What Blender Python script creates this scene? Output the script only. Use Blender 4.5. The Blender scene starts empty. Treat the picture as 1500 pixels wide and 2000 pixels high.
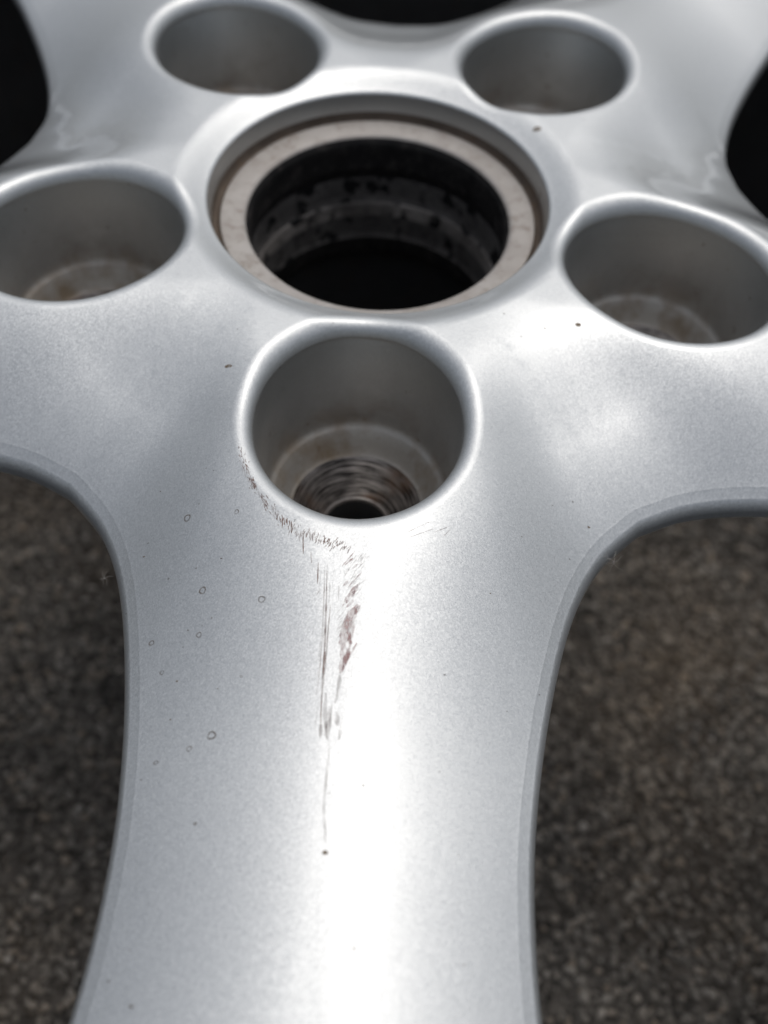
import bpy, math, random
import numpy as np
from mathutils import Matrix, Vector
from mathutils.geometry import delaunay_2d_cdt

random.seed(7)
RNG = np.random.default_rng(7)
S = 0.001                      # the wheel is measured in millimetres
HUB_Z = 158.0                  # height of the hub face above the ground, mm
scene = bpy.context.scene
col = scene.collection

# ------------------------------------------------------------------ camera
cam_data = bpy.data.cameras.new('camera')
cam = bpy.data.objects.new('camera', cam_data)
col.objects.link(cam)
CAM = Vector((5.182, -167.609, HUB_Z + 129.661)) * S
PITCH, YAW, ROLL, FPX = 0.951848, -0.001534, 0.064285, 2058.4
fw = Vector((math.sin(YAW) * math.cos(PITCH), math.cos(YAW) * math.cos(PITCH), -math.sin(PITCH)))
rt = fw.cross(Vector((0, 0, 1))).normalized()
up = rt.cross(fw)
rt, up = rt * math.cos(ROLL) + up * math.sin(ROLL), up * math.cos(ROLL) - rt * math.sin(ROLL)
cam.matrix_world = Matrix(((rt.x, up.x, -fw.x, CAM.x), (rt.y, up.y, -fw.y, CAM.y),
                           (rt.z, up.z, -fw.z, CAM.z), (0, 0, 0, 1)))
cam_data.sensor_fit = 'VERTICAL'
cam_data.sensor_height = 36.0
cam_data.sensor_width = 27.0
cam_data.lens = 36.0 * FPX / 2000.0
cam_data.clip_start = 0.01
cam_data.clip_end = 200.0
cam_data.dof.use_dof = True
cam_data.dof.focus_distance = 0.160
cam_data.dof.aperture_fstop = 12.5
scene.camera = cam

# ------------------------------------------------------------------ light
SUN_EL, SUN_AZ = math.radians(68), math.radians(28)     # azimuth measured from +y towards +x
world = bpy.data.worlds.new('World')
scene.world = world
world.use_nodes = True
wn, wl = world.node_tree.nodes, world.node_tree.links
wn.clear()
w_out = wn.new('ShaderNodeOutputWorld')
w_bg = wn.new('ShaderNodeBackground')
w_bg.inputs['Strength'].default_value = 0.15
sky = wn.new('ShaderNodeTexSky')
sky.sky_type = 'NISHITA'
sky.sun_disc = False
sky.sun_elevation = SUN_EL
sky.sun_rotation = SUN_AZ
sky.air_density = 1.0
sky.dust_density = 5.0
sky.ozone_density = 1.0
w_hs = wn.new('ShaderNodeHueSaturation')
w_hs.inputs['Saturation'].default_value = 0.48
wl.new(sky.outputs[0], w_hs.inputs['Color'])
# overcast: a cloud sheet is about three times as bright overhead as at the horizon, (1 + 2 sin e) / 3
w_tc = wn.new('ShaderNodeTexCoord')
w_sep = wn.new('ShaderNodeSeparateXYZ')
wl.new(w_tc.outputs['Generated'], w_sep.inputs[0])
w_mr = wn.new('ShaderNodeMapRange')
w_mr.inputs['To Min'].default_value = 1.0 / 3.0 / 0.7
w_mr.inputs['To Max'].default_value = 1.0 / 0.7     # keeps the mean brightness of the sky
wl.new(w_sep.outputs['Z'], w_mr.inputs['Value'])
w_mul = wn.new('ShaderNodeVectorMath')
w_mul.operation = 'SCALE'
wl.new(w_hs.outputs[0], w_mul.inputs[0])
wl.new(w_mr.outputs[0], w_mul.inputs['Scale'])
wl.new(w_mul.outputs[0], w_bg.inputs['Color'])
wl.new(w_bg.outputs[0], w_out.inputs['Surface'])

sun_data = bpy.data.lights.new('sun', 'SUN')
sun_data.energy = 0.5
sun_data.angle = math.radians(120)
sun_data.color = (1.0, 0.97, 0.93)
sun = bpy.data.objects.new('sun', sun_data)
col.objects.link(sun)
sdir = Vector((math.sin(SUN_AZ) * math.cos(SUN_EL), math.cos(SUN_AZ) * math.cos(SUN_EL), math.sin(SUN_EL)))
sun.rotation_euler = sdir.to_track_quat('Z', 'Y').to_euler()
sun.location = sdir * 5

vs = scene.view_settings
vs.view_transform = 'Standard'
vs.look = 'None'
vs.gamma = 1.0
vs.use_curve_mapping = False
vs.exposure = -0.76

# ------------------------------------------------------------------ materials
def mat(name):
    m = bpy.data.materials.new(name)
    m.use_nodes = True
    return m, m.node_tree.nodes, m.node_tree.links, m.node_tree.nodes['Principled BSDF']

def coords(n):
    return n.new('ShaderNodeTexCoord').outputs['Object']

def noise(n, l, vec, scale, detail=4.0, rough=0.55):
    t = n.new('ShaderNodeTexNoise')
    t.inputs['Scale'].default_value = scale
    t.inputs['Detail'].default_value = detail
    t.inputs['Roughness'].default_value = rough
    l.new(vec, t.inputs['Vector'])
    return t.outputs['Fac']

def ramp(n, l, fac, stops):
    r = n.new('ShaderNodeValToRGB')
    els = r.color_ramp.elements
    while len(els) < len(stops):
        els.new(0.5)
    for e, (p, c) in zip(els, stops):
        e.position = p
        e.color = (c, c, c, 1) if isinstance(c, (int, float)) else (*c, 1)
    l.new(fac, r.inputs['Fac'])
    return r.outputs['Color']

def mixc(n, l, fac, a, b):
    m = n.new('ShaderNodeMix')
    m.data_type = 'RGBA'
    for sock, v in ((m.inputs[0], fac), (m.inputs[6], a), (m.inputs[7], b)):
        if isinstance(v, (int, float)):
            sock.default_value = v
        elif isinstance(v, tuple):
            sock.default_value = (*v, 1)
        else:
            l.new(v, sock)
    return m.outputs[2]

def vmath(n, l, op, a, b=None):
    m = n.new('ShaderNodeVectorMath')
    m.operation = op
    for i, v in enumerate((a, b)):
        if v is None:
            continue
        if isinstance(v, tuple):
            m.inputs[i].default_value = v
        elif isinstance(v, (int, float)):
            m.inputs['Scale'].default_value = v
        else:
            l.new(v, m.inputs[i])
    return m.outputs[0]

def fmath(n, l, op, a, b=0.0, clamp=False):
    m = n.new('ShaderNodeMath')
    m.operation = op
    m.use_clamp = clamp
    for i, v in enumerate((a, b)):
        if isinstance(v, (int, float)):
            m.inputs[i].default_value = v
        else:
            l.new(v, m.inputs[i])
    return m.outputs[0]

def silver_paint(name, dirt_and_shade=False):
    m, n, l, b = mat(name)
    co = coords(n)
    vor = n.new('ShaderNodeTexVoronoi')
    vor.inputs['Scale'].default_value = 6000.0
    l.new(co, vor.inputs['Vector'])
    geo = n.new('ShaderNodeNewGeometry').outputs['Normal']
    jit = vmath(n, l, 'SUBTRACT', vor.outputs['Color'], (0.5, 0.5, 0.5))
    vor2 = n.new('ShaderNodeTexVoronoi')
    vor2.inputs['Scale'].default_value = 2300.0
    l.new(co, vor2.inputs['Vector'])
    jit2 = vmath(n, l, 'SUBTRACT', vor2.outputs['Color'], (0.5, 0.5, 0.5))
    j = vmath(n, l, 'ADD', vmath(n, l, 'SCALE', jit, 0.12), vmath(n, l, 'SCALE', jit2, 0.02))
    nn = vmath(n, l, 'NORMALIZE', vmath(n, l, 'ADD', geo, j))
    l.new(nn, b.inputs['Normal'])
    
    base = mixc(n, l, ramp(n, l, vor.outputs['Color'], [(0.2, 0.0), (0.9, 1.0)]), (0.61, 0.64, 0.648), (0.70, 0.73, 0.738))
    if dirt_and_shade:
        base = mixc(n, l, 0.4, base, (0.36, 0.36, 0.345))  # even grey stands in for shade on the walls; brown dirt follows
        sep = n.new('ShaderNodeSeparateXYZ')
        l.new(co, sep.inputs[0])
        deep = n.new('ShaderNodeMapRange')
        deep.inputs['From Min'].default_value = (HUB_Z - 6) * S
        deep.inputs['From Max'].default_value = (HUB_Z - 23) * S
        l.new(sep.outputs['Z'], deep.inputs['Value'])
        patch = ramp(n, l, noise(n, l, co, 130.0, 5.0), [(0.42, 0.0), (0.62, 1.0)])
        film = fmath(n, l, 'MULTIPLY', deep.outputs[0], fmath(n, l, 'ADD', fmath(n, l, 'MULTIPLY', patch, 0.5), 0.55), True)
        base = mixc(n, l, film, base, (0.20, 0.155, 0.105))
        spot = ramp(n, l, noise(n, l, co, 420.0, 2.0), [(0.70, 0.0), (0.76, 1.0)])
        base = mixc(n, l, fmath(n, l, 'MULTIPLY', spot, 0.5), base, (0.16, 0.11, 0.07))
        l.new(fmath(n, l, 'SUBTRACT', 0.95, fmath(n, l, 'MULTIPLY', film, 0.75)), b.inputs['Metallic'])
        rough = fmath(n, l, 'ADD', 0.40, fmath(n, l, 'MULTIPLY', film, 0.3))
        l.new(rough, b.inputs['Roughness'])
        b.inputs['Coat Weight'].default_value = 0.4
    else:
        haze = noise(n, l, co, 25.0, 3.0)
        b.inputs['Metallic'].default_value = 0.76
        r = fmath(n, l, 'ADD', 0.45, fmath(n, l, 'MULTIPLY', haze, 0.06))
        l.new(r, b.inputs['Roughness'])
        b.inputs['Coat Weight'].default_value = 1.0
    l.new(base, b.inputs['Base Color'])
    b.inputs['Coat IOR'].default_value = 1.5
    cr = ramp(n, l, noise(n, l, co, 60.0, 4.0), [(0.35, 0.03), (0.75, 0.10)])
    l.new(cr, b.inputs['Coat Roughness'])
    bump = n.new('ShaderNodeBump')
    bump.inputs['Strength'].default_value = 0.06
    bump.inputs['Distance'].default_value = 0.0002
    l.new(noise(n, l, co, 900.0, 2.0), bump.inputs['Height'])
    l.new(bump.outputs[0], b.inputs['Coat Normal'])
    return m

def bare_metal(name, light, dark, rust, rough=0.45, scale=160.0, metallic=0.8):
    m, n, l, b = mat(name)
    co = coords(n)
    f1 = noise(n, l, co, scale, 6.0, 0.65)
    f2 = noise(n, l, co, scale * 3.1, 5.0, 0.7)
    c = mixc(n, l, ramp(n, l, f1, [(0.35, 0.0), (0.68, 1.0)]), light, dark)
    c = mixc(n, l, ramp(n, l, f2, [(0.52, 0.0), (0.72, 0.8)]), c, rust)
    l.new(c, b.inputs['Base Color'])
    b.inputs['Metallic'].default_value = metallic
    l.new(fmath(n, l, 'ADD', rough, fmath(n, l, 'MULTIPLY', f2, 0.2)), b.inputs['Roughness'])
    bump = n.new('ShaderNodeBump')
    bump.inputs['Strength'].default_value = 0.35
    bump.inputs['Distance'].default_value = 0.0003
    l.new(f2, bump.inputs['Height'])
    l.new(bump.outputs[0], b.inputs['Normal'])
    return m

def seat_metal(name):
    # machined cone: dark rubbed rings round its own axis (object space: axis = z)
    m, n, l, b = mat(name)
    co = coords(n)
    sep = n.new('ShaderNodeSeparateXYZ')
    l.new(co, sep.inputs[0])
    rad = fmath(n, l, 'SQRT', fmath(n, l, 'ADD', fmath(n, l, 'MULTIPLY', sep.outputs[0], sep.outputs[0]),
                                    fmath(n, l, 'MULTIPLY', sep.outputs[1], sep.outputs[1])))
    ang = fmath(n, l, 'ARCTAN2', sep.outputs[1], sep.outputs[0])
    comb = n.new('ShaderNodeCombineXYZ')
    l.new(fmath(n, l, 'MULTIPLY', rad, 2.6), comb.inputs[0])
    l.new(fmath(n, l, 'MULTIPLY', ang, 0.0012), comb.inputs[1])
    rings = noise(n, l, comb.outputs[0], 1100.0, 4.0, 0.6)
    blot = noise(n, l, co, 260.0, 4.0)
    f = fmath(n, l, 'ADD', fmath(n, l, 'MULTIPLY', rings, 0.8), fmath(n, l, 'MULTIPLY', blot, 0.2))
    c = mixc(n, l, ramp(n, l, f, [(0.42, 0.0), (0.62, 1.0)]), (0.03, 0.027, 0.026), (0.40, 0.37, 0.35))
    rust = ramp(n, l, noise(n, l, co, 110.0, 3.0), [(0.55, 0.0), (0.7, 0.6)])
    c = mixc(n, l, rust, c, (0.22, 0.13, 0.08))
    l.new(c, b.inputs['Base Color'])
    b.inputs['Metallic'].default_value = 0.85
    b.inputs['Roughness'].default_value = 0.4
    return m

M = {}
M['paint'] = silver_paint('silver_paint')
M['pocket'] = silver_paint('silver_paint_soiled_shaded', True)
M['ledge'] = bare_metal('cast_ledge', (0.46, 0.44, 0.415), (0.37, 0.345, 0.32), (0.24, 0.20, 0.165), 0.5, 120.0, 0.35)
M['groove'] = bare_metal('brown_groove', (0.17, 0.135, 0.105), (0.09, 0.07, 0.055), (0.16, 0.11, 0.07), 0.7, 90.0, 0.1)
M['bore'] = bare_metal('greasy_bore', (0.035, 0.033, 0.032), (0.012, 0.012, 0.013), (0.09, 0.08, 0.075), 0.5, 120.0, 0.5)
M['band'] = bare_metal('worn_band', (0.42, 0.39, 0.36), (0.14, 0.13, 0.12), (0.02, 0.02, 0.02), 0.5, 90.0, 0.4)
def grimy(m, lo, hi, scale):
    n, l = m.node_tree.nodes, m.node_tree.links
    b = n['Principled BSDF']
    old = b.inputs['Base Color'].links[0].from_socket
    f = ramp(n, l, noise(n, l, coords(n), scale, 4.0, 0.6), [(lo, 0.0), (hi, 1.0)])
    l.new(mixc(n, l, f, old, (0.012, 0.012, 0.013)), b.inputs['Base Color'])
grimy(M['band'], 0.57, 0.61, 150.0)
M['stain'] = bare_metal('stained_bore', (0.20, 0.19, 0.18), (0.08, 0.076, 0.073), (0.012, 0.012, 0.013), 0.5, 100.0, 0.4)
grimy(M['stain'], 0.55, 0.60, 170.0)
M['seat'] = seat_metal('lug_seat_metal')
M['bright'] = bare_metal('bright_edge', (0.62, 0.59, 0.57), (0.45, 0.42, 0.40), (0.3, 0.26, 0.24), 0.3, 200.0, 0.9)
M['back'] = bare_metal('dark_back', (0.055, 0.056, 0.057), (0.035, 0.036, 0.037), (0.06, 0.05, 0.042), 0.8, 60.0, 0.0)  # dark mottled tone for barrel, bolt bores and the added light-blocking tube

def ground_mat():
    m, n, l, b = mat('asphalt')
    co = coords(n)
    v = n.new('ShaderNodeTexVoronoi')
    v.inputs['Scale'].default_value = 420.0
    l.new(co, v.inputs['Vector'])
    tone = noise(n, l, co, 14.0, 4.0)
    c = mixc(n, l, ramp(n, l, v.outputs['Color'], [(0.2, 0.0), (0.95, 1.0)]), (0.05, 0.047, 0.043), (0.20, 0.185, 0.165))
    c = mixc(n, l, ramp(n, l, tone, [(0.45, 0.0), (0.7, 0.6)]), c, (0.10, 0.075, 0.052))
    l.new(c, b.inputs['Base Color'])
    b.inputs['Roughness'].default_value = 0.9
    bump = n.new('ShaderNodeBump')
    bump.inputs['Strength'].default_value = 0.8
    bump.inputs['Distance'].default_value = 0.001
    l.new(v.outputs['Distance'], bump.inputs['Height'])
    l.new(bump.outputs[0], b.inputs['Normal'])
    return m

def grit_mat():
    m, n, l, b = mat('asphalt_grit')
    at = n.new('ShaderNodeAttribute')
    at.attribute_name = 'tone'
    c = ramp(n, l, at.outputs['Fac'], [(0.0, (0.04, 0.038, 0.035)), (0.4, (0.21, 0.20, 0.182)),
                                       (0.75, (0.38, 0.36, 0.325)), (0.92, (0.38, 0.32, 0.255)), (1.0, (0.56, 0.54, 0.50))])
    patch = ramp(n, l, noise(n, l, coords(n), 16.0, 4.0), [(0.46, 0.0), (0.74, 0.5)])
    c = mixc(n, l, patch, c, (0.33, 0.26, 0.18))
    tar = ramp(n, l, noise(n, l, coords(n), 34.0, 3.0), [(0.28, 0.85), (0.44, 0.0)])
    c = mixc(n, l, tar, c, (0.03, 0.03, 0.03))
    l.new(c, b.inputs['Base Color'])
    b.inputs['Roughness'].default_value = 0.8
    return m

# ------------------------------------------------------------------ helpers
def mesh_obj(name, verts, faces, material, parent=None, normals=None, smooth=True):
    me = bpy.data.meshes.new(name)
    me.from_pydata([tuple(v) for v in verts], [], [tuple(f) for f in faces])
    me.materials.append(material)
    me.polygons.foreach_set('use_smooth', [smooth] * len(me.polygons))
    if normals is not None:
        me.normals_split_custom_set_from_vertices([tuple(v) for v in normals])
    me.update()
    o = bpy.data.objects.new(name, me)
    col.objects.link(o)
    if parent:
        o.parent = parent
    return o

def lathe(profile, seg=128, centre=(0, 0)):
    """profile: list of (radius, z) in mm relative to the hub face -> verts (m), faces; normals point right of travel"""
    t = np.linspace(0, 2 * np.pi, seg, endpoint=False)
    V = []
    for r, z in profile:
        V += [((centre[0] + r * math.cos(a)) * S, (centre[1] + r * math.sin(a)) * S, (HUB_Z + z) * S) for a in t]
    F = []
    for i in range(len(profile) - 1):
        for k in range(seg):
            k2 = (k + 1) % seg
            F.append((i * seg + k, (i + 1) * seg + k, (i + 1) * seg + k2, i * seg + k2))
    return V, F

def fine(profile, step=1.0, corner=0.15):
    """resample a profile, keeping corners tight so smooth shading only rounds the edges"""
    out = []
    for (r0, z0), (r1, z1) in zip(profile[:-1], profile[1:]):
        L = math.hypot(r1 - r0, z1 - z0)
        e = min(corner, L * 0.3)
        ts = [0.0 if not out else e / L] + list(np.linspace(e / L, 1 - e / L, max(2, int(L / step)))) + [1 - e / L]
        for q in ts:
            p = (r0 + (r1 - r0) * q, z0 + (z1 - z0) * q)
            if not out or math.hypot(p[0] - out[-1][0], p[1] - out[-1][1]) > 1e-4:
                out.append(p)
    out.append(profile[-1])
    return out

# ------------------------------------------------------------------ shape of the wheel face
PCR, RH, RC, EL = 57.15, 18.19, 32.77, 1.18   # bolt circle, lug pocket radius, centre recess radius, how oval the pocket mouth is
FH, FC = 3.3, 0.6                        # edge roundings of pocket and recess
PW = 1.8                                 # how the face rolls off towards a window (depth and reach: see body)
BAND, BANDH, BANDS, BEAD = 1.15, 1.5, 0.10, 2.7      # edge band along the windows
A36 = math.radians(36)

ctrl = [(65.9, 47.9), (68.7, 45.0), (71.8, 41.9), (75.3, 39.6), (79.6, 37.4), (84.8, 35.4), (91.0, 33.6), (97.5, 32.1), (104.0, 30.8),
        (110.1, 29.8), (118.0, 28.7), (125.4, 28.2), (135.0, 28.2), (144.0, 28.8), (153.0, 30.0), (161.0, 31.8),
        (168.0, 35.0), (173.5, 39.5), (177.0, 46.0), (177.0, 56.0), (174.0, 67.0), (169.0, 79.0), (163.0, 90.5), (156.0, 102.0), (151.0, 109.7)]

def catmull(P, n):
    P = np.array(P, float)
    P = np.vstack([2 * P[0] - P[1], P, 2 * P[-1] - P[-2]])
    a36 = np.array([math.cos(A36), math.sin(A36)])
    # mirrored neighbour across the window axis, so that the curve crosses it at a right angle
    refl = lambda p: 2 * a36 * (p @ a36) - p
    P[0] = refl(P[2])
    P[-1] = refl(P[-3])
    out = []
    for i in range(1, len(P) - 2):
        p0, p1, p2, p3 = P[i - 1], P[i], P[i + 1], P[i + 2]
        for k in range(n):
            t = k / n
            out.append(0.5 * (2 * p1 + (p2 - p0) * t + (2 * p0 - 5 * p1 + 4 * p2 - p3) * t * t + (3 * p1 - p0 - 3 * p2 + p3) * t ** 3))
    out.append(P[-2])
    return np.array(out)

# the two ends lie on the window axis exactly
for e in (0, -1):
    rr = math.hypot(*ctrl[e])
    ctrl[e] = (rr * math.cos(A36), rr * math.sin(A36))
WIN = catmull(ctrl, 14)
# smooth it a little so that offsets stay clean
for _ in range(70):
    WIN[1:-1] = WIN[1:-1] * 0.5 + (WIN[:-2] + WIN[2:]) * 0.25
# resample evenly
seglen = np.r_[0, np.cumsum(np.hypot(*np.diff(WIN, axis=0).T))]
NW = int(seglen[-1] / 1.3)
tt = np.linspace(0, seglen[-1], NW)
WIN = np.stack([np.interp(tt, seglen, WIN[:, 0]), np.interp(tt, seglen, WIN[:, 1])], 1)
WT = np.gradient(WIN, axis=0)
a36 = np.array([math.cos(A36), math.sin(A36)])
WT[0] = np.array([a36[1], -a36[0]])
WT[-1] = np.array([-a36[1], a36[0]])
WT /= np.linalg.norm(WT, axis=1)[:, None]
WN = np.stack([WT[:, 1], -WT[:, 0]], 1)          # towards the metal
if WN[len(WN) // 3] @ np.array([0, -1.0]) < 0:
    WN = -WN

def win_dist(P):
    """signed distance to the window edge (positive in the metal) and its gradient"""
    P = np.asarray(P, float)
    a, b = WIN[:-1], WIN[1:]
    ab = b - a
    D = np.empty(len(P))
    G = np.empty((len(P), 2))
    for s in range(0, len(P), 4000):
        q = P[s:s + 4000]
        t = np.clip(((q[:, None] - a) * ab).sum(-1) / (ab ** 2).sum(-1), 0, 1)
        c = a + ab * t[..., None]
        d2 = ((q[:, None] - c) ** 2).sum(-1)
        k = d2.argmin(1)
        i = np.arange(len(q))
        cp, tk = c[i, k], t[i, k]
        nn = WN[k] * (1 - tk)[:, None] + WN[k + 1] * tk[:, None]
        nn /= np.linalg.norm(nn, axis=1)[:, None]
        D[s:s + 4000] = ((q - cp) * nn).sum(1)
        G[s:s + 4000] = nn
    return D, G

def fold(P):
    """any point (wheel coordinates, a spoke along -y) -> the half sector; returns folded point, rotation, mirror"""
    P = np.asarray(P, float)
    r = np.hypot(P[:, 0], P[:, 1])
    a = np.arctan2(P[:, 1], P[:, 0]) + math.pi / 2
    k = np.round(a / (2 * A36))
    a2 = a - k * 2 * A36
    return np.stack([r * np.cos(np.abs(a2)), r * np.sin(np.abs(a2))], 1)

def quarter(d, R, H):
    """rounded edge: drop and slope at distance d from the edge"""
    x = np.clip((R - d) / R, 0, 0.99995)
    s = np.sqrt(1 - x * x)
    return -H * (1 - s), (H / R) * x / s

def body(P):
    """height of the face before its edges are rounded"""
    r = np.hypot(P[:, 0], P[:, 1])
    sm = lambda t: np.clip(t, 0, 1) ** 2 * (3 - 2 * np.clip(t, 0, 1))
    z = 2.8 * sm((r - RC + 2.0) / 8.5) - 2.8 * sm(2.0 / 8.5) - 5.5 * sm((r - 66.0) / 49.0)
    w = sm((r - 82.0) / 46.0)
    phi = np.abs(np.arctan2(P[:, 1], P[:, 0])) / A36
    reach = (31.0 + 14.0 * sm((phi - 0.25) / 0.75)) * (1 - w) + 27.5 * w
    amp = 11.4 - 4.0 * w
    # a shallow valley between neighbouring lug pockets
    z = z - 2.4 * sm((phi - 0.42) / 0.42) * sm((r - 44.0) / 22.0) * (1 - w)
    D, G = win_dist(P)
    q = np.clip(1 - D / reach, 0, 1.2)
    return z - amp * q ** PW, np.maximum(D, 0), G

def mouth(P):
    """size of the oval pocket ring through each point, and its gradient"""
    u, w = P[:, 0] - PCR, P[:, 1]
    rr = np.maximum(np.hypot(u, w), 2.0)
    for _ in range(8):
        F = u ** 2 / (rr + EL) ** 2 + w ** 2 / (rr - EL) ** 2 - 1
        dF = -2 * u ** 2 / (rr + EL) ** 3 - 2 * w ** 2 / (rr - EL) ** 3
        rr = np.maximum(rr - F / np.minimum(dF, -1e-9), 1.2)
    dF = -2 * u ** 2 / (rr + EL) ** 3 - 2 * w ** 2 / (rr - EL) ** 3
    g = np.stack([2 * u / (rr + EL) ** 2, 2 * w / (rr - EL) ** 2], 1) / -np.minimum(dF, -1e-9)[:, None]
    return rr, g

def height(P):
    """height (mm) and gradient over folded points"""
    P = np.asarray(P, float)
    r = np.hypot(P[:, 0], P[:, 1])
    rh = P / np.maximum(r, 1e-6)[:, None]
    z, D, G = body(P)
    h = 0.02
    g = np.stack([(body(P + np.array([h, 0]))[0] - body(P - np.array([h, 0]))[0]) / (2 * h),
                  (body(P + np.array([0, h]))[0] - body(P - np.array([0, h]))[0]) / (2 * h)], 1)
    # on the symmetry axes nothing may tilt sideways
    on = np.abs(P[:, 1]) < 1e-4
    g[on, 1] = 0
    # band along the window edge, with a faint bead where it starts
    dz, ds = quarter(D, BAND, BANDH)
    z = z + dz
    s_ = ds.copy()
    for edge_d, slope, bead in ((BEAD, BANDS, 0.012), (BAND, 0.08, 0.010)):
        t = (D - edge_d) / 0.16
        z = z - slope * np.maximum(edge_d - D, 0) + bead * np.exp(-t * t)
        s_ = s_ + slope * (D < edge_d) - bead * 2 * t / 0.16 * np.exp(-t * t)
    g = g + G * s_[:, None]
    # lug pocket
    dc, gc = mouth(P)
    dz, ds = quarter(np.maximum(dc - RH, 0), FH, FH)
    z = z + dz
    g = g + gc * ds[:, None]
    # centre recess
    dz, ds = quarter(np.maximum(r - RC, 0), FC, FC * 0.7)
    z = z + dz
    g = g + rh * ds[:, None]
    return z, g

def surf(x, y):
    z, g = height(fold(np.array([[x, y]])))
    return float(z[0])

# ---- points of the half sector
SEAM = 85.0
R_OUT = 196.0
pts, edges = [], []
def add_chain(ch, closed=False):
    i0 = len(pts)
    for p in ch:
        pts.append((float(p[0]), float(p[1])))
    for k in range(len(ch) - 1):
        edges.append((i0 + k, i0 + k + 1))

def quart_ds(R, n):
    th = np.linspace(0, math.pi / 2, n)
    return list(R * (1 - np.cos(th)))

# recess rings
for d in quart_ds(FC, 5) + [1.1, 1.7]:
    add_chain([((RC + d) * math.cos(a), (RC + d) * math.sin(a)) for a in np.linspace(0, A36, 26)])
# pocket rings (half circles)
for d in quart_ds(FH, 15):
    t = np.linspace(0, math.pi, 66)
    add_chain([(PCR + (RH + EL + d) * math.cos(a), max(0.0, (RH - EL + d) * math.sin(a))) for a in t])
# window rings; those further from the edge are cut at the window axis
for d in quart_ds(BAND, 10)[:-1] + [1.02, 1.15, 1.28, 1.45, 1.7, 2.0, 2.3, 2.45, 2.58, 2.7, 2.82, 2.95, 3.15, 3.6, 4.3, 5.2]:
    add_chain(WIN + WN * d)
# outer rim circle
for d in (0.0, 0.8, 1.8):
    add_chain([((R_OUT - d) * math.cos(a), (R_OUT - d) * math.sin(a)) for a in np.linspace(0, A36, 70)])
# seam between hub and spoke
add_chain([(SEAM, v) for v in np.linspace(0, 31.0, 24)])
N_RING = len(pts)
ring = np.array(pts)
# points along the two symmetry axes and inside
def free(q, lim):
    d = np.hypot(*(ring - q).T).min()
    return d > lim
cand = []
for r in np.arange(RC + 1.9, R_OUT - 1.5, 1.2):
    cand.append((r, 0.0))
    cand.append((r * math.cos(A36), r * math.sin(A36)))
hx = 1.5
for j, y in enumerate(np.arange(0.9, 120, hx * 0.866)):
    for x in np.arange(30 + (j % 2) * hx / 2, R_OUT, hx):
        a = math.atan2(y, x)
        if a >= A36 or x * math.sin(A36) - y * math.cos(A36) < 0.6:
            continue
        r = math.hypot(x, y)
        if r < RC + 2 or r > R_OUT - 2:
            continue
        cand.append((x, y))
cand = np.array(cand)
Dc, _ = win_dist(cand)
ok = (Dc > 5.4) & (mouth(cand)[0] > RH + FH + 0.3)
for q in cand[ok]:
    if free(q, 0.55):
        pts.append((q[0], q[1]))
res = delaunay_2d_cdt([Vector(p) for p in pts], edges, [], 0, 1e-5)
V2 = np.array([(v.x, v.y) for v in res[0]])
T = np.array([f for f in res[2]], dtype=int)
cen = V2[T].mean(1)
Dv, _ = win_dist(cen)
cr = np.hypot(cen[:, 0], cen[:, 1])
ca = np.arctan2(cen[:, 1], cen[:, 0])
keep = (Dv > 1e-3) & (mouth(cen)[0] > RH * 0.9993) & (cr > RC * math.cos(A36 / 50)) & (cr < R_OUT) \
       & (ca > 0) & (ca < A36)
# slivers on the straight/curved borders
e1, e2 = V2[T[:, 1]] - V2[T[:, 0]], V2[T[:, 2]] - V2[T[:, 0]]
area = e1[:, 0] * e2[:, 1] - e1[:, 1] * e2[:, 0]
keep &= np.abs(area) > 2e-5
T, area = T[keep], area[keep]
T[area < 0] = T[area < 0][:, ::-1]
Z, G = height(V2)
NRM = np.stack([-G[:, 0], -G[:, 1], np.ones(len(G))], 1)
NRM /= np.linalg.norm(NRM, axis=1)[:, None]
P3 = np.stack([V2[:, 0], V2[:, 1], Z], 1)

# ---- underside skirt along the window edge (half sector)
D_ring = [(0.0, 0.0), (0.0, -0.6), (0.0, -1.2), (0.35, -1.8), (1.6, -2.6), (9.0, -7.0), (20.0, -12.0), (22.0, -18.0)]
wz, wg = height(WIN + WN * 1e-4)
SK, SKF, SKN = [], [], []
for i, (d, dz) in enumerate(D_ring):
    q = WIN + WN * d
    # stay inside the half sector
    for k in range(len(q)):
        s = q[k, 0] * math.sin(A36) - q[k, 1] * math.cos(A36)
        if s < 0:
            q[k] -= np.array([math.sin(A36), -math.cos(A36)]) * s
        if q[k, 1] < 0:
            q[k, 1] = 0
    for k in range(len(q)):
        SK.append((q[k, 0], q[k, 1], wz[k] + dz))
        nz = [0, 0, 0, -0.5, -0.75, -0.75, -0.6, 0][i]
        h = math.sqrt(1 - nz * nz)
        SKN.append((-WN[k, 0] * h, -WN[k, 1] * h, nz))
n = len(WIN)
for i in range(len(D_ring) - 1):
    for k in range(n - 1):
        SKF.append((i * n + k, i * n + k + 1, (i + 1) * n + k + 1, (i + 1) * n + k))
SK, SKN, SKF = np.array(SK), np.array(SKN), np.array(SKF)
# wind the skirt so that it faces the window
p = SK[SKF[len(WIN) // 3]]
fn = np.cross(p[1] - p[0], p[3] - p[0])
if fn[:2] @ WN[len(WIN) // 3] > 0:
    SKF = SKF[:, ::-1]

def orient(A, k, mir):
    """half-sector vectors -> wheel vectors; spoke 0 along -y"""
    A = A.copy()
    if mir:
        A[:, 1] *= -1
    th = -math.pi / 2 + k * 2 * A36
    c, s = math.cos(th), math.sin(th)
    x, y = A[:, 0] * c - A[:, 1] * s, A[:, 0] * s + A[:, 1] * c
    return np.stack([x, y, A[:, 2]], 1)

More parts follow.
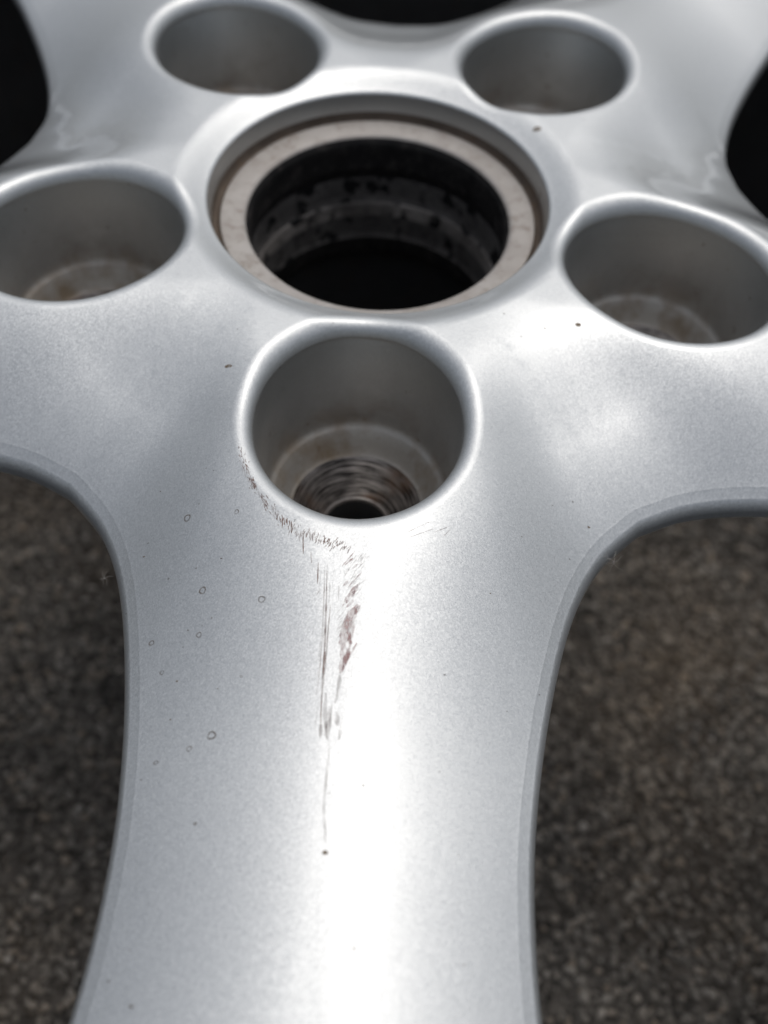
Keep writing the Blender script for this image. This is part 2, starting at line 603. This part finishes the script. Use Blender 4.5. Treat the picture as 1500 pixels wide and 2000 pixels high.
def assemble(parts):
    """parts: (verts mm, normals, faces) merged by position"""
    VV, NN, FF, off = [], [], [], 0
    for v, nn, f in parts:
        VV.append(v); NN.append(nn)
        FF += [tuple(int(i) + off for i in q) for q in f]
        off += len(v)
    VV, NN = np.vstack(VV), np.vstack(NN)
    used = np.zeros(len(VV), bool)
    for q in FF:
        used[list(q)] = True
    key = np.round(np.hstack([VV, NN * 5]), 3)
    _, first, inv = np.unique(key, axis=0, return_index=True, return_inverse=True)
    inv = inv.ravel()
    remap = -np.ones(len(VV), int)
    newV, newN, idx = [], [], {}
    for i in np.nonzero(used)[0]:
        u = inv[i]
        if u not in idx:
            idx[u] = len(newV)
            newV.append(VV[i]); newN.append(NN[i])
        remap[i] = idx[u]
    F2 = []
    for q in FF:
        w = [remap[i] for i in q]
        ww = []
        for i in w:
            if i not in ww:
                ww.append(i)
        if len(ww) > 2:
            F2.append(tuple(ww))
    newV = np.array(newV)
    newV[:, 2] += HUB_Z
    return newV * S, np.array(newN), F2

cen = V2[T].mean(1)
skc = SK[SKF].mean(1)
is_spoke = (cen[:, 0] > SEAM) & (np.hypot(cen[:, 0], cen[:, 1]) < 181) & (cen[:, 1] < 40)
is_rim = ~is_spoke & (np.hypot(cen[:, 0], cen[:, 1]) > 140)
is_hub = ~is_spoke & ~is_rim
# decide the skirt by where its top edge lies
topk = SKF.min(1) % n
wtop = WIN[topk]
s_spoke = (wtop[:, 0] > SEAM) & (np.hypot(wtop[:, 0], wtop[:, 1]) < 181) & (wtop[:, 1] < 40)
s_rim = ~s_spoke & (np.hypot(wtop[:, 0], wtop[:, 1]) > 140)
s_hub = ~s_spoke & ~s_rim

def flip(F, mir):
    return F[:, ::-1] if mir else F

def region(tsel, ssel, ks):
    parts = []
    for k in ks:
        for mir in (False, True):
            parts.append((orient(P3, k, mir), orient(NRM, k, mir), flip(T[tsel], mir)))
            parts.append((orient(SK, k, mir), orient(SKN, k, mir), flip(SKF[ssel], mir)))
    return assemble(parts)

# ------------------------------------------------------------------ ground
ground = mesh_obj('ground', [(-12, -12, 0), (12, -12, 0), (12, 12, 0), (-12, 12, 0)], [(0, 1, 2, 3)], ground_mat(), smooth=False)
ground['kind'] = 'structure'

def build_grit():
    phi = (1 + 5 ** 0.5) / 2
    ico = np.array([(-1, phi, 0), (1, phi, 0), (-1, -phi, 0), (1, -phi, 0), (0, -1, phi), (0, 1, phi), (0, -1, -phi), (0, 1, -phi),
                    (phi, 0, -1), (phi, 0, 1), (-phi, 0, -1), (-phi, 0, 1)]) / math.sqrt(1 + phi * phi)
    icf = np.array([(0, 11, 5), (0, 5, 1), (0, 1, 7), (0, 7, 10), (0, 10, 11), (1, 5, 9), (5, 11, 4), (11, 10, 2), (10, 7, 6), (7, 1, 8),
                    (3, 9, 4), (3, 4, 2), (3, 2, 6), (3, 6, 8), (3, 8, 9), (4, 9, 5), (2, 4, 11), (6, 2, 10), (8, 6, 7), (9, 8, 1)])
    NG = 40000
    r = 0.183 * np.sqrt(RNG.random(NG))
    a = RNG.random(NG) * 2 * np.pi
    size = 0.00078 * np.exp(np.clip(RNG.normal(0, 0.28, NG), -0.7, 0.6))
    px, py = r * np.cos(a), r * np.sin(a)
    sc = size[:, None] * RNG.uniform(0.75, 1.35, (NG, 3)) * np.array([1, 1, 0.42])
    th = RNG.random(NG) * 2 * np.pi
    jit = RNG.uniform(0.8, 1.2, (NG, 12, 1))
    v = ico[None] * jit * sc[:, None]
    c, s = np.cos(th)[:, None], np.sin(th)[:, None]
    x = v[..., 0] * c - v[..., 1] * s + px[:, None]
    y = v[..., 0] * s + v[..., 1] * c + py[:, None]
    z = v[..., 2] + size[:, None] * 0.35
    verts = np.stack([x, y, z], -1).reshape(-1, 3)
    faces = (icf[None] + (np.arange(NG) * 12)[:, None, None]).reshape(-1, 3)
    me = bpy.data.meshes.new('asphalt_grit')
    me.vertices.add(len(verts)); me.vertices.foreach_set('co', verts.ravel())
    me.loops.add(faces.size); me.loops.foreach_set('vertex_index', faces.ravel())
    me.polygons.add(len(faces))
    me.polygons.foreach_set('loop_start', np.arange(0, faces.size, 3))
    me.polygons.foreach_set('use_smooth', np.ones(len(faces), bool))
    at = me.attributes.new('tone', 'FLOAT', 'POINT')
    at.data.foreach_set('value', np.repeat(RNG.random(NG), 12))
    me.update(); me.validate()
    me.materials.append(grit_mat())
    o = bpy.data.objects.new('asphalt_grit', me)
    col.objects.link(o)
    o['kind'] = 'stuff'
    o['label'] = 'dark brown asphalt grit seen through the gaps between the spokes'
    o['category'] = 'grit'
build_grit()

# ------------------------------------------------------------------ the wheel
wheel = bpy.data.objects.new('alloy_wheel', None)
wheel.empty_display_size = 0.05
col.objects.link(wheel)
wheel['label'] = 'scratched silver five-spoke alloy wheel lying face up on dark asphalt'
wheel['category'] = 'wheel'

v, nn, f = region(is_hub, s_hub, range(5))
hub = mesh_obj('hub', v, f, M['paint'], wheel, nn)
v, nn, f = region(is_rim, s_rim, range(5))
rim = mesh_obj('rim', v, f, M['paint'], wheel, nn)
v, nn, f = region(is_spoke, s_spoke, [0])
spoke = mesh_obj('spoke', v, f, M['paint'], wheel, nn)
spoke['label'] = 'spoke with brown and pink scratches below its lug hole'
for k in range(1, 5):
    o = spoke.copy()
    col.objects.link(o)
    o.parent = wheel
    o.rotation_euler.z = k * 2 * A36
    if 'label' in o:
        del o['label']

# barrel behind the face
prof = [(196.0, -5.8), (197.5, -5.2), (203.0, -1.0), (206.0, 0.5), (207.5, -1.0), (207.5, -12.0), (199.0, -18.0), (193.0, -34.0),
        (190.0, -60.0), (196.0, -118.0), (199.0, -140.0), (207.0, -146.0), (207.0, -HUB_Z), (203.0, -HUB_Z), (196.0, -140.0),
        (190.0, -118.0), (184.0, -60.0), (182.0, -30.0)]
v, f = lathe(fine(prof, 6.0, 0.6), 160)
mesh_obj('barrel', v, f, M['back'], wheel)

# lug pockets: one set of meshes, five copies; the object's own axis is the bolt axis
def pocket_wall():
    seg = 96
    t = np.linspace(0, 2 * np.pi, seg, endpoint=False)
    # local axes: radial = -y (outwards), tangential = x
    rim = np.array([[(RH - EL) * math.sin(a), -PCR - (RH + EL) * math.cos(a)] for a in t])
    top = height(fold(rim))[0]
    rows = fine([(RH, -1.0), (15.7, -19.2), (15.3, -19.8), (14.6, -20.2), (12.2, -24.0), (11.6, -24.4)], 1.2, 0.2)
    V = [((RH - EL) * math.sin(a), -(RH + EL) * math.cos(a), top[i]) for i, a in enumerate(t)]
    for r, z in rows:
        w = max(0.0, 1 + (z + 1.0) / 16.0)          # 1 at the mouth, 0 at the foot of the wall
        e = EL * w
        V += [((r - e) * math.sin(a), -(r + e) * math.cos(a), z + w * w * (top[i] - 0.5 + 1.0)) for i, a in enumerate(t)]
    F = []
    for i in range(len(rows)):
        for k in range(seg):
            k2 = (k + 1) % seg
            F.append((i * seg + k, (i + 1) * seg + k, (i + 1) * seg + k2, i * seg + k2))
    return V, F
def place(o, k, parent=None):
    a = -math.pi / 2 + k * 2 * A36
    o.location = (PCR * math.cos(a) * S, PCR * math.sin(a) * S, 0)
    o.rotation_euler.z = k * 2 * A36
    o.parent = parent
def at_axis(V):
    return [(x * S, y * S, (HUB_Z + z) * S) for x, y, z in V]
pv, pf = pocket_wall()
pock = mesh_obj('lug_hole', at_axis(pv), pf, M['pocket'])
sv, sf = lathe(fine([(11.6, -24.4), (11.2, -24.7), (6.6, -29.6), (6.3, -29.9)], 0.5, 0.12), 72)
seat = mesh_obj('lug_seat', sv, sf, M['seat'])
ev, ef = lathe(fine([(6.3, -29.9), (5.95, -30.2), (5.8, -30.7)], 0.3, 0.1), 72)
edge = mesh_obj('seat_edge', ev, ef, M['bright'])
bv, bf = lathe(fine([(5.8, -30.7), (5.8, -44.0)], 2.0), 48)
drill = mesh_obj('bolt_bore', bv, bf, M['back'])
for k in range(5):
    o = pock if k == 0 else pock.copy()
    if k:
        col.objects.link(o)
    place(o, k, wheel)
    for src in (seat, edge, drill):
        c = src if k == 0 else src.copy()
        if k:
            col.objects.link(c)
        c.parent = o

# centre bore
def lathe_part(name, prof, material, parent, step=1.0, corner=0.12, seg=160):
    v, f = lathe(fine(prof, step, corner), seg)
    return mesh_obj(name, v, f, material, parent)
rec_z = surf(RC + 1e-3, 0)
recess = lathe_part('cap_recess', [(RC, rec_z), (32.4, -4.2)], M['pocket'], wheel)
lathe_part('groove', [(32.4, -4.2), (32.2, -5.8), (31.5, -6.4), (31.0, -5.6), (30.8, -5.3)], M['groove'], recess)
lathe_part('ledge', [(30.8, -5.3), (30.5, -5.2), (26.8, -5.5), (26.2, -5.7), (25.9, -6.1)], M['ledge'], recess)
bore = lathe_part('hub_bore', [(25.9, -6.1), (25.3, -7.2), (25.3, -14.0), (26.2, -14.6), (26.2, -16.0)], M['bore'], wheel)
lathe_part('bore_step', [(26.2, -16.0), (26.0, -21.0), (25.6, -22.2)], M['stain'], bore)
lathe_part('worn_band', [(25.6, -22.2), (25.3, -22.6), (25.0, -25.6)], M['band'], bore)
lathe_part('bore_collar', [(25.0, -25.6), (25.0, -30.5), (24.6, -31.4)], M['stain'], bore)
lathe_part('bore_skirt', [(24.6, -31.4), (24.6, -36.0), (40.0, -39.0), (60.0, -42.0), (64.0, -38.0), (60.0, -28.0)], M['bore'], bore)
lathe_part('bore_light_baffle', [(29.0, -37.6), (29.5, -60.0), (31.0, -118.0), (36.0, -120.0), (35.0, -60.0), (36.0, -40.0)], M['back'], bore, 4.0)  # added tube, unseen behind the hub: blocks light from the ground below the bore

# ------------------------------------------------------------------ wear on the paint (wheel coordinates, mm)
def mark_mat(name, colour, lo, hi, amax, scale=(900.0, 250.0), rough=0.6):
    m, n, l, b = mat(name)
    co = coords(n)
    mp = n.new('ShaderNodeMapping')
    mp.inputs['Scale'].default_value = (scale[0], scale[1], 1.0)
    l.new(co, mp.inputs['Vector'])
    f = noise(n, l, mp.outputs[0], 1.0, 5.0, 0.65)
    a = ramp(n, l, f, [(lo, 0.0), (hi, amax)])
    l.new(a, b.inputs['Alpha'])
    c = mixc(n, l, noise(n, l, co, 700.0, 3.0), colour, tuple(v * 0.6 for v in colour))
    l.new(c, b.inputs['Base Color'])
    b.inputs['Roughness'].default_value = rough
    return m
M['scratch'] = mark_mat('brown_scratch', (0.33, 0.21, 0.17), 0.32, 0.62, 0.75)
M['pink'] = mark_mat('pink_scuff', (0.60, 0.37, 0.35), 0.34, 0.70, 0.75, (1500.0, 600.0))
M['pale'] = mark_mat('pale_scuff', (0.42, 0.36, 0.34), 0.38, 0.75, 0.6, (1500.0, 260.0))
M['spot'] = mark_mat('dried_spot', (0.20, 0.165, 0.13), 0.28, 0.6, 0.6, (900.0, 900.0))
M['rusty'] = mark_mat('brown_speck', (0.22, 0.15, 0.08), 0.25, 0.5, 0.8, (900.0, 900.0))

LIFT = 0.035
def drape(x, y, lift=LIFT):
    z, g = height(fold(np.array([[x, y]])))
    return (x * S, y * S, (HUB_Z + float(z[0]) + lift) * S)

def on_metal(x, y, lim=0.8):
    q = fold(np.array([[x, y]]))
    return win_dist(q)[0][0] > lim and mouth(q)[0][0] > RH + 0.4

def strip(path, width, taper=0.25, wob=0.12):
    """narrow ribbon lying on the paint"""
    P = np.array(path, float)
    L = np.r_[0, np.cumsum(np.hypot(*np.diff(P, axis=0).T))]
    k = max(4, int(L[-1] / 0.5))
    tt = np.linspace(0, L[-1], k + 1)
    Q = np.stack([np.interp(tt, L, P[:, 0]), np.interp(tt, L, P[:, 1])], 1)
    Q[:, 0] += np.convolve(RNG.normal(0, 1, len(Q) + 4), np.ones(5) / 5, 'valid') * width * wob
    d = np.gradient(Q, axis=0)
    d /= np.linalg.norm(d, axis=1)[:, None]
    nrm = np.stack([d[:, 1], -d[:, 0]], 1)
    V, F = [], []
    for i in range(len(Q)):
        t = i / (len(Q) - 1)
        w = width * 0.5 * (taper + (1 - taper) * min(1.0, 4 * t, 3 * (1 - t))) * RNG.uniform(0.75, 1.2)
        V.append(drape(*(Q[i] + nrm[i] * w)))
        V.append(drape(*(Q[i] - nrm[i] * w)))
    for i in range(len(Q) - 1):
        F.append((2 * i, 2 * i + 1, 2 * i + 3, 2 * i + 2))
    return V, F

def joined(name, bits, material):
    V, F = [], []
    for v, f in bits:
        F += [tuple(i + len(V) for i in q) for q in f]
        V += v
    o = mesh_obj(name, V, F, material, wheel)
    o['kind'] = 'stuff'
    return o

LIP = [(-17.9, -65.7), (-16.8, -69.3), (-14.5, -73.6), (-12.0, -76.6), (-10.0, -78.8), (-7.4, -80.5), (-5.2, -81.4), (-2.7, -82.2), (0.0, -82.8)]
LINES = [([(-6.6, -81.1), (-6.3, -84.1)], 0.18), ([(-5.2, -83.7), (-4.9, -85.7)], 0.15), ([(-4.0, -85.3), (-3.8, -88.6)], 0.2), ([(-3.0, -85.9), (-2.7, -90.9), (-2.5, -95.7), (-2.4, -100.2), (-2.4, -102.8), (-2.6, -104.9)], 0.14), ([(-2.6, -86.5), (-2.3, -91.5), (-2.0, -97.5), (-1.9, -102.2), (-1.8, -104.5), (-1.6, -108.9), (-1.5, -110.6)], 0.24), ([(-1.7, -91.7), (-1.7, -95.1), (-1.7, -99.9), (-1.7, -103.4)], 0.13), ([(-0.7, -88.6), (-0.6, -91.0)], 0.1), ([(-3.3, -89.4), (-3.8, -90.3)], 0.1), ([(8.7, -79.4), (11.9, -77.2)], 0.1), ([(12.7, -78.7), (15.0, -77.2)], 0.1), ([(14.1, -79.1), (15.1, -77.7)], 0.1), ([(9.0, -80.2), (12.7, -78.1)], 0.08)]
PALE = [([(-0.6, -105.0), (-0.6, -107.6), (-0.5, -111.1)], 0.75), ([(-1.5, -108.9), (-1.4, -110.9)], 0.5), ([(-0.3, -111.1), (-0.2, -112.8), (-0.2, -115.9), (-0.2, -118.6), (-0.0, -121.3), (0.3, -123.9), (0.5, -126.0)], 0.3), ([(0.5, -101.8), (0.4, -104.4), (0.2, -105.9)], 0.6), ([(0.3, -107.0), (0.7, -109.0)], 0.8), ([(1.3, -107.9), (1.0, -111.0)], 0.4), ([(-1.3, -104.5), (-1.1, -108.0), (-0.6, -110.8)], 0.5)]
PINK = [([(1.2, -83.2), (-0.5, -85.7)], 0.15), ([(1.0, -84.3), (-0.1, -85.5)], 0.3), ([(1.7, -85.2), (0.9, -86.1)], 0.35), ([(2.5, -86.3), (0.6, -88.8)], 0.25), ([(0.5, -87.9), (-0.1, -88.7)], 0.5), ([(2.2, -88.1), (-0.0, -91.8)], 0.7), ([(1.7, -89.3), (0.6, -91.3)], 0.6), ([(1.5, -90.7), (0.6, -91.9)], 0.4), ([(2.5, -91.4), (1.7, -93.0)], 0.6), ([(2.1, -91.3), (1.1, -93.7), (0.8, -96.7), (0.8, -99.4), (0.5, -101.6)], 1.7), ([(2.5, -96.9), (1.4, -99.3), (0.7, -101.0)], 0.32), ([(1.5, -95.5), (1.3, -98.5), (0.7, -101.5)], 0.6)]
RINGS = [(-25.1, -76.0, 0.55), (-17.1, -76.7, 0.36), (-20.9, -88.3, 0.55), (-20.5, -95.1, 0.41), (-27.9, -95.0, 0.45), (-25.4, -100.0, 0.36), (-16.4, -110.3, 0.64), (-19.3, -112.0, 0.41), (-23.8, -113.6, 0.36), (-11.7, -90.8, 0.55)]
SPECKS = [(-31.4, -78.1, 0.23), (-31.8, -80.2, 0.27), (-18.6, -83.8, 0.27), (-26.8, -85.2, 0.27), (-22.3, -94.1, 0.23), (-22.8, -101.7, 0.23), (-13.3, -102.0, 0.36), (-25.5, -115.9, 0.23), (-22.7, -96.6, 0.18), (-16.5, -103.5, 0.14), (-22.4, -84.6, 0.18), (-23.4, -74.2, 0.23), (-23.1, -68.2, 0.18), (-18.9, -92.8, 0.18), (-16.7, -122.5, 0.36), (-24.6, -141.5, 0.36), (-21.0, -144.4, 0.45), (0.5, -126.0, 0.55), (17.5, -124.3, 0.18), (4.7, -116.9, 0.27), (16.8, -133.2, 0.14), (18.4, -137.5, 0.14), (4.9, -137.1, 0.27), (35.5, -65.3, 0.27), (31.9, -67.3, 0.18), (38.4, -68.5, 0.36), (29.5, -98.6, 0.18), (24.4, -102.6, 0.18), (15.1, -99.6, 0.23), (36.3, -34.2, 0.78), (30.5, -35.6, 0.33), (26.4, -37.9, 0.33), (23.4, -33.3, 0.28), (30.8, 20.8, 1.11), (-22.2, -48.5, 0.89), (-8.1, -78.9, 0.18), (-33.3, -88.9, 0.18), (-22.8, -107.4, 0.18), (-22.5, -138.0, 0.18), (35.0, -74.9, 0.18), (14.8, -113.5, 0.14), (21.6, -85.7, 0.14)]

for path, w in LINES:
    mesh_obj('scratch', *strip(path, w), M['scratch'], wheel)
for path, w in PALE:
    mesh_obj('scuff', *strip(path, w, 0.4, 0.2), M['pale'], wheel)
for path, w in PINK:
    mesh_obj('scuff', *strip(path, w, 0.2, 0.15), M['pink'], wheel)

# the chafed edge of the near pocket: many short nicks along the lip
lip = np.array(LIP)
ll = np.r_[0, np.cumsum(np.hypot(*np.diff(lip, axis=0).T))]
bits = []
for _ in range(230):
    t = RNG.random() ** 0.8
    q = np.array([np.interp(t * ll[-1], ll, lip[:, 0]), np.interp(t * ll[-1], ll, lip[:, 1])])
    q = q + RNG.normal(0, 0.28 + 0.12 * t, 2)
    a = math.radians(-62 + 100 * t + RNG.normal(0, 12)) if t > 0.35 else math.radians(-70 + RNG.normal(0, 14))
    if t > 0.35:
        a = math.radians(-55 - 65 * (t - 0.35) / 0.65 + RNG.normal(0, 10))
    h = RNG.uniform(0.15, 0.55)
    d = np.array([math.cos(a), math.sin(a)]) * h
    if on_metal(*(q + d)) and on_metal(*(q - d)):
        bits.append(strip([q - d, q, q + d], RNG.uniform(0.07, 0.16), 0.3))
joined('chafe_nicks', bits, M['scratch'])
# finer hairlines beside the pink scuff
bits = []
for _ in range(90):
    t = RNG.random()
    q = np.array([2.0 - 1.6 * t + RNG.normal(0, 0.7), -83.5 - 13.0 * t])
    a = math.radians(58 + RNG.normal(0, 6))
    d = np.array([math.cos(a), math.sin(a)]) * RNG.uniform(0.3, 1.0)
    bits.append(strip([q - d, q, q + d], RNG.uniform(0.05, 0.11), 0.3))
for _ in range(22):
    q = np.array([-2.3 + RNG.normal(0, 0.6), RNG.uniform(-108, -86)])
    d = np.array([0.02, 1.0]) * RNG.uniform(0.5, 2.0)
    bits.append(strip([q - d, q, q + d], RNG.uniform(0.05, 0.10), 0.3))
joined('hairlines', bits, M['pale'])

def blob(x, y, r, squash=1.0, seg=14):
    V = [drape(x, y)]
    rr = r * (1 + RNG.normal(0, 0.10, seg))
    for i in range(seg):
        a = 2 * math.pi * i / seg
        V.append(drape(x + rr[i] * math.cos(a), y + rr[i] * squash * math.sin(a)))
    return V, [(0, 1 + i, 1 + (i + 1) % seg) for i in range(seg)]

def ring_spot(x, y, r, seg=22):
    """dried water drop: a thin dark rim round a faint centre"""
    V, F = [], []
    sq = RNG.uniform(0.85, 1.1)
    for k in (1.0, 0.62):
        for i in range(seg):
            a = 2 * math.pi * i / seg
            j = 1 + 0.06 * math.sin(3 * a + x)
            V.append(drape(x + r * k * j * math.cos(a), y + r * k * j * sq * math.sin(a)))
    for i in range(seg):
        i2 = (i + 1) % seg
        F.append((i, i2, seg + i2, seg + i))
    return V, F
for x, y, r in RINGS:
    if on_metal(x, y):
        mesh_obj('water_spot', *ring_spot(x, y, r), M['spot'], wheel)
bits, brown = [], []
for i, (x, y, r) in enumerate(SPECKS):
    if on_metal(x, y):
        (brown if r > 0.5 or i % 4 == 1 else bits).append(blob(x, y, r * 0.7, RNG.uniform(0.5, 1.0)))
for _ in range(90):
    a, r = RNG.random() * 2 * math.pi, RNG.uniform(35, 150)
    x, y = r * math.cos(a), r * math.sin(a)
    if on_metal(x, y):
        bits.append(blob(x, y, RNG.uniform(0.05, 0.14), 0.8, 8))
joined('dirt_specks', bits, M['spot'])
joined('brown_specks', brown, M['rusty'])

# ------------------------------------------------------------------ lint caught on the spoke edge
def lint(name, label, centre, n, length, seed):
    rg = np.random.default_rng(seed)
    V, F = [], []
    for k in range(n):
        d = rg.normal(0, 1, 3)
        d /= np.linalg.norm(d)
        pos = np.array(centre) + rg.normal(0, 0.12, 3)
        rad = 0.02
        base = len(V)
        steps = 9
        for i in range(steps):
            side = np.cross(d, (0, 0, 1.0)); side /= np.linalg.norm(side) + 1e-9
            up2 = np.cross(d, side)
            for q in range(3):
                a = 2 * math.pi * q / 3
                p = pos + (side * math.cos(a) + up2 * math.sin(a)) * rad * (1 - 0.5 * i / steps)
                V.append((p[0] * S, p[1] * S, (HUB_Z + p[2]) * S))
            d = d + rg.normal(0, 0.22, 3)
            d /= np.linalg.norm(d)
            pos = pos + d * length * rg.uniform(0.6, 1.1) / steps
        for i in range(steps - 1):
            for q in range(3):
                q2 = (q + 1) % 3
                F.append((base + i * 3 + q, base + i * 3 + q2, base + i * 3 + 3 + q2, base + i * 3 + 3 + q))
    m = bpy.data.materials.get('lint_fibre')
    if m is None:
        m, nn_, ll_, b_ = mat('lint_fibre')
        cc = mixc(nn_, ll_, noise(nn_, ll_, coords(nn_), 300.0), (0.42, 0.40, 0.37), (0.6, 0.58, 0.55))
        ll_.new(cc, b_.inputs['Base Color'])
        b_.inputs['Roughness'].default_value = 0.8
    o = mesh_obj(name, V, F, m)
    o['label'] = label
    o['category'] = 'lint'
    return o
lint('lint_tuft', 'star-shaped wisp of pale grey lint caught on the wheel edge', (42.3, -74.2, -11.2), 12, 3.0, 5)
lint('lint_tuft', 'tiny twisted shred of whitish fluff on the spoke edge beside the water spots', (-37.6, -83.4, -11.2), 8, 1.8, 9)
